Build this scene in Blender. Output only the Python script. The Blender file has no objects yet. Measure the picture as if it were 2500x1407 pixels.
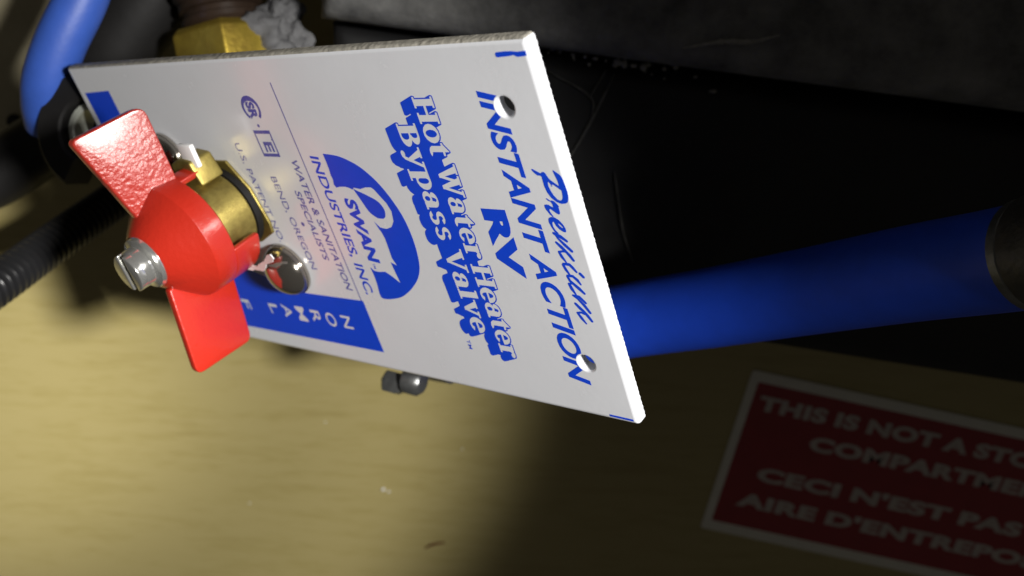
import bpy, bmesh, math, random
from mathutils import Vector, Matrix, noise
from mathutils.geometry import delaunay_2d_cdt

R = math.radians
C = bpy.context.scene.collection
random.seed(7)

# ------------------------------------------------------------------ camera
cam_d = bpy.data.cameras.new('camera')
cam = bpy.data.objects.new('camera', cam_d)
C.objects.link(cam)
cam.matrix_world = Matrix(((0.99725, -0.02751, 0.06878, 0.02545),
                           (0.0, 0.92848, 0.37139, 0.13741),
                           (-0.07407, -0.37037, 0.92593, 0.34259),
                           (0, 0, 0, 1)))
cam_d.sensor_width = 36
cam_d.lens = 34.877
cam_d.clip_start = 0.005
cam_d.clip_end = 20
cam_d.dof.use_dof = True
cam_d.dof.focus_distance = 0.192
cam_d.dof.aperture_fstop = 17.0
bpy.context.scene.camera = cam

# ------------------------------------------------------------------ world: the dim inside of the compartment
w = bpy.data.worlds.new('World')
bpy.context.scene.world = w
w.use_nodes = True
bg = w.node_tree.nodes['Background']
bg.inputs[0].default_value = (1.0, 0.93, 0.82, 1)
bg.inputs[1].default_value = 0.038

# ------------------------------------------------------------------ light: a hand torch held right of the phone
aim = Vector((-0.16115, -0.02652, 0.07687))
for energy, size, blend in ((21.0, 30.0, 0.3), (28.0, 15.5, 1.0), (0.5, 40, 1.0)):      # the torch's beam, its hot core and the spill round it
    sd = bpy.data.lights.new('torch', 'SPOT')
    sd.energy = energy
    sd.color = (1.0, 0.975, 0.93)
    sd.spot_size = R(size)
    sd.spot_blend = blend
    sd.shadow_soft_size = 0.028
    so = bpy.data.objects.new('torch', sd)
    C.objects.link(so)
    so.location = (0.28292, 0.19869, 0.56889)
    so.rotation_euler = (aim - so.location).to_track_quat('-Z', 'Y').to_euler()

vs = bpy.context.scene.view_settings
vs.view_transform = 'Standard'
vs.look = 'None'
vs.exposure = 0
vs.gamma = 1


# ------------------------------------------------------------------ materials
def mat(name, color, rough=0.5, metal=0.0, var=0.0, vscale=60.0, bump=0.0, bscale=400.0, spec=0.5, coat=0.0, color2=None, rvar=0.0, coatr=0.15):
    m = bpy.data.materials.new(name)
    m.use_nodes = True
    nt = m.node_tree
    b = nt.nodes['Principled BSDF']
    b.inputs['Base Color'].default_value = (*color, 1)
    b.inputs['Roughness'].default_value = rough
    b.inputs['Metallic'].default_value = metal
    b.inputs['Specular IOR Level'].default_value = spec
    b.inputs['Coat Weight'].default_value = coat
    b.inputs['Coat Roughness'].default_value = coatr
    tc = nt.nodes.new('ShaderNodeTexCoord')
    if var or color2 or rvar:
        n = nt.nodes.new('ShaderNodeTexNoise')
        n.inputs['Scale'].default_value = vscale
        n.inputs['Detail'].default_value = 6
        n.inputs['Roughness'].default_value = 0.65
        nt.links.new(tc.outputs['Object'], n.inputs['Vector'])
        mr = nt.nodes.new('ShaderNodeMapRange')
        mr.inputs[1].default_value = 0.3
        mr.inputs[2].default_value = 0.7
        nt.links.new(n.outputs['Fac'], mr.inputs[0])
        if var or color2:
            mx = nt.nodes.new('ShaderNodeMix')
            mx.data_type = 'RGBA'
            c2 = color2 if color2 else tuple(c * (1 - var) for c in color)
            mx.inputs[6].default_value = (*color, 1)
            mx.inputs[7].default_value = (*c2, 1)
            nt.links.new(mr.outputs[0], mx.inputs[0])
            nt.links.new(mx.outputs[2], b.inputs['Base Color'])
        if rvar:
            m2 = nt.nodes.new('ShaderNodeMapRange')
            m2.inputs[3].default_value = max(rough - rvar, 0.02)
            m2.inputs[4].default_value = rough + rvar
            nt.links.new(mr.outputs[0], m2.inputs[0])
            nt.links.new(m2.outputs[0], b.inputs['Roughness'])
    if bump:
        n2 = nt.nodes.new('ShaderNodeTexNoise')
        n2.inputs['Scale'].default_value = bscale
        n2.inputs['Detail'].default_value = 3
        nt.links.new(tc.outputs['Object'], n2.inputs['Vector'])
        bp = nt.nodes.new('ShaderNodeBump')
        bp.inputs['Strength'].default_value = bump
        bp.inputs['Distance'].default_value = 0.0006
        nt.links.new(n2.outputs['Fac'], bp.inputs['Height'])
        nt.links.new(bp.outputs[0], b.inputs['Normal'])
    return m


def wood_mat():
    m = bpy.data.materials.new('maple_veneer')
    m.use_nodes = True
    nt = m.node_tree
    b = nt.nodes['Principled BSDF']
    tc = nt.nodes.new('ShaderNodeTexCoord')
    mp = nt.nodes.new('ShaderNodeMapping')
    mp.inputs['Rotation'].default_value = (0, 0, R(12))
    mp.inputs['Scale'].default_value = (26, 210, 1)
    nt.links.new(tc.outputs['Object'], mp.inputs[0])
    n = nt.nodes.new('ShaderNodeTexNoise')
    n.inputs['Scale'].default_value = 1.0
    n.inputs['Detail'].default_value = 7
    n.inputs['Roughness'].default_value = 0.6
    n.inputs['Distortion'].default_value = 0.3
    nt.links.new(mp.outputs[0], n.inputs['Vector'])
    mp2 = nt.nodes.new('ShaderNodeMapping')
    mp2.inputs['Rotation'].default_value = (0, 0, R(12))
    mp2.inputs['Scale'].default_value = (110, 1100, 1)
    nt.links.new(tc.outputs['Object'], mp2.inputs[0])
    f = nt.nodes.new('ShaderNodeTexNoise')
    f.inputs['Scale'].default_value = 1.0
    f.inputs['Detail'].default_value = 4
    nt.links.new(mp2.outputs[0], f.inputs['Vector'])
    big = nt.nodes.new('ShaderNodeTexNoise')
    big.inputs['Scale'].default_value = 18
    big.inputs['Detail'].default_value = 4
    nt.links.new(tc.outputs['Object'], big.inputs['Vector'])
    a1 = nt.nodes.new('ShaderNodeMath'); a1.operation = 'MULTIPLY_ADD'
    a1.inputs[1].default_value = 0.6
    nt.links.new(f.outputs['Fac'], a1.inputs[0])
    nt.links.new(n.outputs['Fac'], a1.inputs[2])
    a2 = nt.nodes.new('ShaderNodeMath'); a2.operation = 'MULTIPLY_ADD'
    a2.inputs[1].default_value = 0.35
    nt.links.new(big.outputs['Fac'], a2.inputs[0])
    nt.links.new(a1.outputs[0], a2.inputs[2])
    cr = nt.nodes.new('ShaderNodeValToRGB')
    cr.color_ramp.elements[0].position = 0.72
    cr.color_ramp.elements[0].color = (0.318, 0.258, 0.100, 1)
    cr.color_ramp.elements[1].position = 1.0
    cr.color_ramp.elements[1].color = (0.368, 0.306, 0.130, 1)
    e = cr.color_ramp.elements.new(0.86)
    e.color = (0.342, 0.283, 0.112, 1)
    nt.links.new(a2.outputs[0], cr.inputs[0])
    nt.links.new(cr.outputs[0], b.inputs['Base Color'])
    b.inputs['Roughness'].default_value = 0.36
    bp = nt.nodes.new('ShaderNodeBump')
    bp.inputs['Strength'].default_value = 0.15
    bp.inputs['Distance'].default_value = 0.0005
    nt.links.new(a1.outputs[0], bp.inputs['Height'])
    nt.links.new(bp.outputs[0], b.inputs['Normal'])
    return m


M_WOOD = wood_mat()
M_PLATE = mat('white_plastic', (0.80, 0.815, 0.86), 0.22, coat=0.6, coatr=0.2, var=0.05, vscale=55, bump=0.03, bscale=700, rvar=0.09)
M_EDGE = mat('grimy_cut_edge', (0.52, 0.49, 0.42), 0.7, var=0.6, vscale=600, bump=0.5, bscale=900)
M_INK = mat("blue_ink", (0.006, 0.066, 0.74), 0.32, var=0.06, vscale=300)
M_INK2 = mat('worn_blue_ink', (0.03, 0.045, 0.42), 0.32, color2=(0.16, 0.16, 0.42), vscale=900)
M_RED = mat('red_enamel', (0.35, 0.017, 0.008), 0.30, bump=0.16, bscale=800, coat=0.25)
M_REDW = mat('red_enamel_orange_peel', (0.35, 0.017, 0.008), 0.42, bump=0.75, bscale=900, coat=1.0, spec=1.0, coatr=0.25)
M_CHROME = mat('chrome', (0.78, 0.78, 0.75), 0.15, 0.9, rvar=0.06, vscale=300, bump=0.05, bscale=500)
M_DOME = mat('polished_bolt', (0.38, 0.35, 0.31), 0.12, 0.95)
M_STEEL = mat('zinc_steel', (0.24, 0.245, 0.245), 0.36, 0.8, var=0.4, vscale=400, bump=0.3, bscale=600)
M_BRASS = mat('brass', (0.42, 0.34, 0.10), 0.48, 0.95, color2=(0.26, 0.20, 0.06), vscale=500, bump=0.12, bscale=2500)
M_BRASSD = mat('tarnished_brass', (0.62, 0.46, 0.07), 0.38, 0.85, color2=(0.40, 0.27, 0.05), vscale=120, bump=0.3, bscale=500)
M_HOSE = mat('blue_hose', (0.012, 0.080, 0.76), 0.5, var=0.12, vscale=150, bump=0.08, bscale=900)
M_HOSE2 = mat('pale_blue_hose', (0.034, 0.095, 0.43), 0.5, var=0.15, vscale=120, bump=0.1, bscale=600)
M_BLACK = mat('black_rubber', (0.010, 0.0095, 0.0095), 0.6, spec=0.25, var=0.3, vscale=80, bump=0.15, bscale=300)
M_LOOM = mat('black_corrugated_plastic', (0.014, 0.014, 0.015), 0.30, spec=0.8, var=0.2, vscale=200)
M_FOAM = mat('dusty_black_foam', (0.07, 0.07, 0.07), 0.85, color2=(0.22, 0.218, 0.21), vscale=70, bump=1.0, bscale=240)
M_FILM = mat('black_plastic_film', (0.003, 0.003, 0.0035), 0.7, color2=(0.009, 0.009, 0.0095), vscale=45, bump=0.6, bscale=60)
M_DUST = mat('grey_dust', (0.32, 0.31, 0.28), 0.9, var=0.4, vscale=900)
M_SCUFF = mat('faint_scuff', (0.12, 0.118, 0.11), 0.9, var=0.7, vscale=300)
M_TAPE = mat('grey_putty', (0.13, 0.13, 0.135), 0.7, var=0.3, vscale=160, bump=0.8, bscale=200)
M_WHITE = mat('white_nylon', (0.82, 0.82, 0.82), 0.5, var=0.05, vscale=500)
M_PVC = mat('dark_brown_pipe', (0.035, 0.022, 0.015), 0.3, var=0.4, vscale=90, bump=0.2, bscale=200)
M_STW = mat('sticker_white', (0.70, 0.68, 0.60), 0.45, var=0.1, vscale=120)
M_STR = mat('sticker_red', (0.30, 0.022, 0.028), 0.4, var=0.15, vscale=120)
M_STL = mat('sticker_letter', (0.55, 0.49, 0.45), 0.45, var=0.2, vscale=300)
M_SPL = mat('brown_splinter', (0.16, 0.07, 0.02), 0.8, var=0.3, vscale=500)
M_PALE = mat('pale_metal', (0.5, 0.52, 0.46), 0.4, 0.3, var=0.3, vscale=200)


# ------------------------------------------------------------------ helpers
class MB:
    def __init__(s):
        s.v = []
        s.f = []

    def add(s, vs_, fs):
        o = len(s.v)
        s.v += [tuple(p) for p in vs_]
        s.f += [tuple(i + o for i in f) for f in fs]

    def tube(s, pts, rad, seg=20, cap=True, squash=None):
        n = len(pts)
        pts = [Vector(p) for p in pts]
        if not isinstance(rad, (list, tuple)):
            rad = [rad] * n
        t0 = (pts[1] - pts[0]).normalized()
        u = t0.orthogonal().normalized()
        vv, ff = [], []
        for i in range(n):
            t = (pts[min(i + 1, n - 1)] - pts[max(i - 1, 0)]).normalized()
            u = (u - t * u.dot(t)).normalized()
            b = t.cross(u)
            for k in range(seg):
                a = 2 * math.pi * k / seg
                vv.append(pts[i] + (u * math.cos(a) + b * math.sin(a)) * rad[i])
        for i in range(n - 1):
            for k in range(seg):
                k2 = (k + 1) % seg
                ff.append((i * seg + k, i * seg + k2, (i + 1) * seg + k2, (i + 1) * seg + k))
        if cap:
            ff.append(tuple(reversed(range(seg))))
            ff.append(tuple((n - 1) * seg + k for k in range(seg)))
        s.add(vv, ff)
        return s

    def lathe(s, prof, seg=48, mtx=None):
        """prof: list of (h, r); spun about local z"""
        vv, ff = [], []
        n = len(prof)
        for h, r in prof:
            r = max(r, 1e-6)
            for k in range(seg):
                a = 2 * math.pi * k / seg
                p = Vector((r * math.cos(a), r * math.sin(a), h))
                vv.append(mtx @ p if mtx else p)
        for i in range(n - 1):
            for k in range(seg):
                k2 = (k + 1) % seg
                ff.append((i * seg + k, i * seg + k2, (i + 1) * seg + k2, (i + 1) * seg + k))
        s.add(vv, ff)
        return s

    def build(s, name, m, parent=None, smooth=40, mtx=None, bevel=0, recalc=True):
        me = bpy.data.meshes.new(name)
        bm = bmesh.new()
        vs_ = [bm.verts.new(p) for p in s.v]
        for f in s.f:
            try:
                bm.faces.new([vs_[i] for i in f])
            except ValueError:
                pass
        bmesh.ops.remove_doubles(bm, verts=bm.verts, dist=1e-6)
        if recalc:
            bmesh.ops.recalc_face_normals(bm, faces=bm.faces)
        if bevel:
            es = [e for e in bm.edges if len(e.link_faces) == 2 and e.calc_face_angle(0) > 0.5]
            bmesh.ops.bevel(bm, geom=es, offset=bevel, segments=3, affect='EDGES', profile=0.5)
        bm.to_mesh(me)
        bm.free()
        return link(name, me, m, parent, smooth, mtx)


def link(name, me, m, parent=None, smooth=40, mtx=None):
    me.materials.append(m)
    if smooth:
        me.shade_smooth()
        me.set_sharp_from_angle(angle=R(smooth))
    o = bpy.data.objects.new(name, me)
    C.objects.link(o)
    if parent:
        o.parent = parent
    if mtx:
        o.matrix_local = mtx
    return o


def tag(o, label=None, cat=None, group=None, kind=None):
    if label: o['label'] = label
    if cat: o['category'] = cat
    if group: o['group'] = group
    if kind: o['kind'] = kind
    return o


def empty(name, mtx):
    o = bpy.data.objects.new(name, None)
    o.empty_display_size = 0.01
    C.objects.link(o)
    o.matrix_world = mtx
    return o


def spline(pts, n=12):
    pts = [Vector(p) for p in pts]
    P = [2 * pts[0] - pts[1]] + pts + [2 * pts[-1] - pts[-2]]
    out = []
    for i in range(1, len(P) - 2):
        a, b, c, d = P[i - 1:i + 3]
        for k in range(n):
            t = k / n
            out.append(0.5 * ((2 * b) + (c - a) * t + (2 * a - 5 * b + 4 * c - d) * t * t + (3 * b - a - 3 * c + d) * t ** 3))
    out.append(pts[-1])
    return out


def resample(pts, step):
    out = [pts[0]]
    acc = 0
    for a, b in zip(pts, pts[1:]):
        L = (b - a).length
        d = step - acc
        while d <= L:
            out.append(a.lerp(b, d / L))
            d += step
        acc = (acc + L) % step
    return out


def area(p):
    return 0.5 * sum(p[i][0] * p[(i + 1) % len(p)][1] - p[(i + 1) % len(p)][0] * p[i][1] for i in range(len(p)))


def union2d(pos, neg=()):
    """triangles of (union of pos) minus (union of neg); everything in mm"""
    verts, faces, npos = [], [], 0
    for grp, polys in ((0, pos), (1, neg)):
        for p in polys:
            a = area(p)
            if abs(a) < 1e-6:
                continue
            if a < 0:
                p = list(reversed(p))
            o = len(verts)
            verts += [Vector((q[0], q[1])) for q in p]
            faces.append(list(range(o, o + len(p))))
            if grp == 0:
                npos += 1
    V, E, F, ov, oe, of = delaunay_2d_cdt(verts, [], faces, 1, 1e-4)
    keep = [f for f, o in zip(F, of) if any(i < npos for i in o) and not any(i >= npos for i in o)]
    return V, keep


def hull(pts):
    pts = sorted(set((round(x, 5), round(y, 5)) for x, y in pts))
    def half(ps):
        h = []
        for p in ps:
            while len(h) > 1 and (h[-1][0] - h[-2][0]) * (p[1] - h[-2][1]) - (h[-1][1] - h[-2][1]) * (p[0] - h[-2][0]) <= 0:
                h.pop()
            h.append(p)
        return h
    a, b = half(pts), half(pts[::-1])
    return a[:-1] + b[:-1]


def circle(cx, cy, r, n=24, ry=None, rot=0):
    ry = ry or r
    c, s = math.cos(rot), math.sin(rot)
    o = []
    for k in range(n):
        x, y = r * math.cos(2 * math.pi * k / n), ry * math.sin(2 * math.pi * k / n)
        o.append((cx + x * c - y * s, cy + x * s + y * c))
    return o


def capsule_chain(pts, hw):
    out = []
    for i in range(len(pts) - 1):
        out.append(hull(circle(*pts[i], hw[i], 14) + circle(*pts[i + 1], hw[i + 1], 14)))
    return out


def flat(name, V, F, m, parent, z, label=None):
    me = bpy.data.meshes.new(name)
    me.from_pydata([(v[0] * 0.001, v[1] * 0.001, z) for v in V], [], F)
    bm = bmesh.new()
    bm.from_mesh(me)
    bmesh.ops.delete(bm, geom=[v for v in bm.verts if not v.link_faces], context='VERTS')
    for f in bm.faces:
        if f.normal.z < 0:
            f.normal_flip()
    bm.to_mesh(me)
    bm.free()
    o = link(name, me, m, parent, 0)
    if label: o['label'] = label
    return o


_font_cache = {}


def text_tris(body, bold=0.0, shear=0.0, space=1.0):
    key = (body, bold, shear, space)
    if key in _font_cache:
        return _font_cache[key]
    cu = bpy.data.curves.new('t', 'FONT')
    cu.body = body
    cu.size = 1.0
    cu.resolution_u = 5
    cu.offset = bold
    cu.shear = shear
    cu.space_character = space
    cu.space_word = 0.75 if space > 1.03 else 1.0
    cu.fill_mode = 'FRONT'
    o = bpy.data.objects.new('t', cu)
    C.objects.link(o)
    dg = bpy.context.evaluated_depsgraph_get()
    me = bpy.data.meshes.new_from_object(o.evaluated_get(dg))
    V = [(v.co.x, v.co.y) for v in me.vertices]
    F = [tuple(p.vertices) for p in me.polygons]
    bpy.data.objects.remove(o)
    bpy.data.curves.remove(cu)
    bpy.data.meshes.remove(me)
    _font_cache[key] = (V, F)
    return V, F


def fit_text(body, x0, x1, y, cap, bold=0.0, shear=0.0, rot=0.0, prefix=None, space=1.0):
    """text whose prefix (or whole) spans x0..x1 on baseline y with capital height cap (mm)"""
    hv, _ = text_tris('H', bold, 0, 1.0)
    hy0, hy1 = min(p[1] for p in hv), max(p[1] for p in hv)
    V, F = text_tris(body, bold, shear, space)
    pv = text_tris(prefix, bold, shear, space)[0] if prefix else V
    a, b = min(p[0] for p in pv), max(p[0] for p in pv)
    sx, sy = (x1 - x0) / (b - a), cap / (hy1 - hy0)
    c, s = math.cos(rot), math.sin(rot)
    out = []
    for px, py in V:
        u, v = (px - a) * sx, (py - hy0) * sy
        out.append((x0 + u * c - v * s, y + u * s + v * c))
    return out, F


# ------------------------------------------------------------------ the setting: veneered panel
pb = MB()
pb.add([(-0.6, -0.6, -0.012), (0.6, -0.6, -0.012), (0.6, 0.6, -0.012), (-0.6, 0.6, -0.012),
        (-0.6, -0.6, 0), (0.6, -0.6, 0), (0.6, 0.6, 0), (-0.6, 0.6, 0)],
       [(3, 2, 1, 0), (4, 5, 6, 7), (0, 1, 5, 4), (1, 2, 6, 5), (2, 3, 7, 6), (3, 0, 4, 7)])
floor = pb.build('wooden_floor', M_WOOD, smooth=0)
tag(floor, 'pale maple veneered floor panel of the compartment, lit at its left and dark at its right', None, None, 'structure')

# ------------------------------------------------------------------ the printed sign plate
PM = Matrix(((0.26215, 0.81825, -0.51161, -0.10733),
             (-0.95253, 0.13436, -0.27318, 0.09549),
             (-0.15479, 0.55894, 0.81464, 0.09545),
             (0, 0, 0, 1)))
WX, LY, TH = 81.55, 150.0, 2.6
HOLES = [(12.25, 141.35, 1.95), (67.5, 142.55, 1.95)]


def outline(i):
    """plate outline inset by i mm, with the ragged sawn edge on +Y"""
    rc = max(0.9 - i, 0.12)
    o = []
    def corner(cx, cy, a0):
        for k in range(5):
            a = R(a0 + 90 * k / 4)
            o.append((cx + rc * math.cos(a), cy + rc * math.sin(a)))
    corner(i + rc, i + rc, 180)
    corner(WX - i - rc, i + rc, 270)
    # worn far corner: a little nick
    corner(WX - i - rc, LY - i - rc, 0)
    n = 130
    xa, xb = WX - i - rc - 0.4, i + rc + 0.4
    rnd = random.Random(3)
    for k in range(n + 1):
        t = k / n
        jig = (0.07 * math.sin(k * math.pi) if False else (0.055 if k % 2 else -0.055)) + rnd.uniform(-0.04, 0.04)
        jig *= max(0.0, 1 - i / 0.8)
        o.append((xa + (xb - xa) * t, LY - i + jig))
    corner(i + rc, LY - i - rc, 90)
    # the far end was sawn slightly out of square
    return [(x, y + 0.0195 * x * min(1, max(0, (y - 100) / 45))) for x, y in o]


def build_plate():
    mb = MB()
    fil, ns, fh = 1.1, 5, 0.45
    rings, hrings = [], [[] for _ in HOLES]
    for k in range(ns + 1):
        a = (math.pi / 2) * k / ns
        ins, z = fil * (1 - math.cos(a)), -fil * (1 - math.sin(a))
        hins, hz = fh * (1 - math.cos(a)), -fh * (1 - math.sin(a))
        rings.append([(x, y, z) for x, y in outline(ins)])
        for h, (cx, cy, r) in enumerate(HOLES):
            hrings[h].append([(x, y, hz) for x, y in circle(cx, cy, r + hins, 40)])
    bottom = [(x, y, -TH) for x, y in outline(0)]
    hb = [[(x, y, -TH) for x, y in circle(cx, cy, r, 40)] for cx, cy, r in HOLES]
    def strip(a, b):
        n = len(a)
        mb.add(a + b, [(k, (k + 1) % n, n + (k + 1) % n, n + k) for k in range(n)])
    strip(bottom, rings[0])
    for a, b in zip(rings, rings[1:]):
        strip(a, b)
    for h in range(2):
        strip(hb[h], hrings[h][0])
        for a, b in zip(hrings[h], hrings[h][1:]):
            strip(a, b)
    for z, ol, hl in ((0, rings[-1], [q[-1] for q in hrings]), (-TH, bottom, hb)):
        V, F = union2d([[(p[0], p[1]) for p in ol]], [[(p[0], p[1]) for p in q] for q in hl])
        mb.add([(v[0], v[1], z) for v in V], F)
    mb.v = [(x * 0.001, y * 0.001, z * 0.001) for x, y, z in mb.v]
    me = bpy.data.meshes.new('sign_plate')
    bm = bmesh.new()
    vv = [bm.verts.new(p) for p in mb.v]
    for f in mb.f:
        try: bm.faces.new([vv[i] for i in f])
        except ValueError: pass
    bmesh.ops.remove_doubles(bm, verts=bm.verts, dist=5e-6)
    bmesh.ops.recalc_face_normals(bm, faces=bm.faces)
    for f in bm.faces:
        if f.normal.x < -0.6 and f.calc_center_median().x < 0.0008:
            f.material_index = 1
    for e in bm.edges:
        if len(e.link_faces) == 2:
            caps = [abs(f.normal.z) > 0.9995 and abs(f.calc_center_median().z) < 1e-5 for f in e.link_faces]
            if caps[0] != caps[1] or e.calc_face_angle(0) > R(35):
                e.smooth = False
    for f in bm.faces:
        f.smooth = True
    bm.to_mesh(me)
    bm.free()
    o = link('sign_plate', me, M_PLATE, None, 0)
    me.materials.append(M_EDGE)
    o.matrix_world = PM
    return o


plate = build_plate()
tag(plate, 'white plastic instruction plate printed in blue, mounted behind the red handle', 'sign plate')
ZI = 0.00003


def text(body, x0, x1, y, cap, m=M_INK, label=None, cut=False, **k):
    V, F = fit_text(body, x0, x1, y, cap, **k)
    if cut:
        V, F = union2d([[V[i] for i in f] for f in F], [circle(cx, cy, r + 0.42, 40) for cx, cy, r in HOLES])
    return flat('lettering', V, F, m, plate, ZI, label)


text('INSTANT ACTION', 9.1, 73.2, 136.0, 5.15, bold=0.030, shear=0.22, rot=0.0175, cut=True, label='blue slanted capitals reading INSTANT ACTION')
text('RV', 33.1, 48.5, 127.9, 6.05, bold=0.06, rot=0.004, space=1.0, label='heavy blue capitals reading RV')
pp = [[(24.23,143.19),(24.13,143.48),(24.43,144.03),(24.97,145.09),(24.73,145.36),(24.63,145.72),(24.87,146.09),(25.84,146.49),(26.17,146.76),(27.37,148.36),(26.28,148.32),(25.26,148.07),(24.29,147.87),(24.25,148.07),(24.99,149.11),(25.54,149.5),(26.45,149.66),(27.37,149.76),(28.28,149.85),(29.33,149.79),(30.04,149.57),(30.53,149.3),(30.85,148.76),(30.97,147.76),(30.67,146.82),(29.89,145.9),(28.86,145.32),(27.7,145.05),(26.53,145.03),(25.66,145.06),(25.44,144.81),(25.44,144.22),(25.02,143.71),(24.45,143.24)],[(30.09,144.54),(29.98,144.77),(30.45,145.47),(30.35,145.76),(30.47,146.24),(30.92,146.68),(31.55,147.07),(31.68,146.9),(32.69,146.91),(33.12,146.77),(33.22,146.48),(33.04,146.08),(32.49,145.34),(32.16,144.92),(32.36,144.62),(32.83,144.71),(33.77,145.2),(33.88,144.97),(33.34,144.42),(32.29,143.83),(31.69,143.69),(31.38,143.86),(31.27,144.29),(31.33,144.79),(31.87,145.67),(31.21,145.68),(30.63,145.41),(30.54,144.98)],[(34.48,143.72),(34.09,143.98),(33.87,144.51),(33.88,145.3),(34.42,146.17),(35.29,146.82),(36.05,147.1),(36.66,147.11),(36.92,146.9),(36.9,146.45),(36.41,145.69),(35.72,145.11),(34.88,144.85),(34.84,144.66),(35.16,144.43),(35.9,144.4),(36.61,144.7),(37.3,145.28),(37.4,144.85),(36.95,144.33),(36.05,143.95),(35.09,143.66)]]
pn = [[(26.6,146.24),(27.11,146.6),(27.57,146.64),(27.53,146.81),(27.15,146.84),(27.09,147.05),(28.23,148.61),(28.93,148.58),(29.76,148.39),(30.19,148.07),(30.27,147.66),(30.06,147.14),(29.33,146.6),(28.47,146.23),(27.54,146.01),(26.84,146.04)],[(35.07,145.64),(35.34,146.15),(35.97,146.61),(36.05,146.39),(35.6,145.94)]]
ps = [([(37.34,144.07),(37.98,145.42),(38.8,146.54)],[0.329,0.428,0.296]),([(37.4,144.14),(38.44,144.76),(39.71,145.9),(40.91,147.06)],[0.165,0.247,0.379,0.329]),([(39.33,144.05),(40.22,144.87),(41.04,145.64)],[0.296,0.412,0.329]),([(40.66,145.32),(41.88,146.26),(42.91,146.82)],[0.296,0.379,0.313]),([(41.38,144.04),(42.35,144.36),(43.54,145.02)],[0.296,0.379,0.181]),([(41.33,144.06),(41.1,145.04),(41.18,145.6)],[0.247,0.247,0.247]),([(43.92,144.32),(43.97,145.63),(44.61,146.16),(45.46,146.76)],[0.296,0.362,0.362,0.247]),([(44.2,144.11),(45.23,144.44),(46.36,145.05)],[0.329,0.362,0.198]),([(45.8,147.5),(46.42,148.03)],[0.362,0.329]),([(46.55,144.43),(46.52,145.59),(47.28,146.39),(48.21,146.92)],[0.296,0.329,0.379,0.214]),([(46.73,144.32),(47.7,144.65),(48.46,145.45),(49.23,146.26),(50.19,147.15)],[0.296,0.329,0.379,0.412,0.296]),([(48.44,144.2),(49.45,144.49),(50.68,145.09)],[0.329,0.412,0.214]),([(48.39,144.29),(48.16,144.95),(48.54,145.43)],[0.247,0.247,0.247]),([(50.99,144.37),(51.18,145.68),(52.37,146.81)],[0.263,0.379,0.296]),([(51.01,144.25),(51.68,145.24),(52.99,146.34),(54.56,147.21)],[0.165,0.247,0.379,0.329]),([(52.9,144.36),(53.89,145.18),(54.61,145.87)],[0.329,0.412,0.329]),([(54.27,145.67),(55.35,146.4),(56.55,147.09)],[0.329,0.395,0.313]),([(55.04,144.22),(56.18,144.81),(57.34,145.56)],[0.296,0.379,0.198]),([(54.99,144.26),(54.8,145.07),(55.07,145.73)],[0.247,0.247,0.247])]
pos = list(pp)
for p_, w_ in ps:
    pos += capsule_chain(p_, w_)
V, F = union2d(pos, pn)
flat('lettering', V, F, M_INK, plate, ZI, 'blue brush script reading Premium')

# --- serif lettering reversed out of a blue block shadow
def rc_(x0, y0, x1, y1): return [(x0, y0), (x1, y0), (x1, y1), (x0, y1)]


def ring(cx, cy, ro, rh, ri, rj, a0=0, a1=360, n=14):
    out = []
    for k in range(n):
        a, b = R(a0 + (a1 - a0) * k / n), R(a0 + (a1 - a0) * (k + 1) / n)
        out.append([(cx + ro * math.cos(a), cy + rh * math.sin(a)), (cx + ro * math.cos(b), cy + rh * math.sin(b)),
                    (cx + ri * math.cos(b), cy + rj * math.sin(b)), (cx + ri * math.cos(a), cy + rj * math.sin(a))])
    return out


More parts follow.
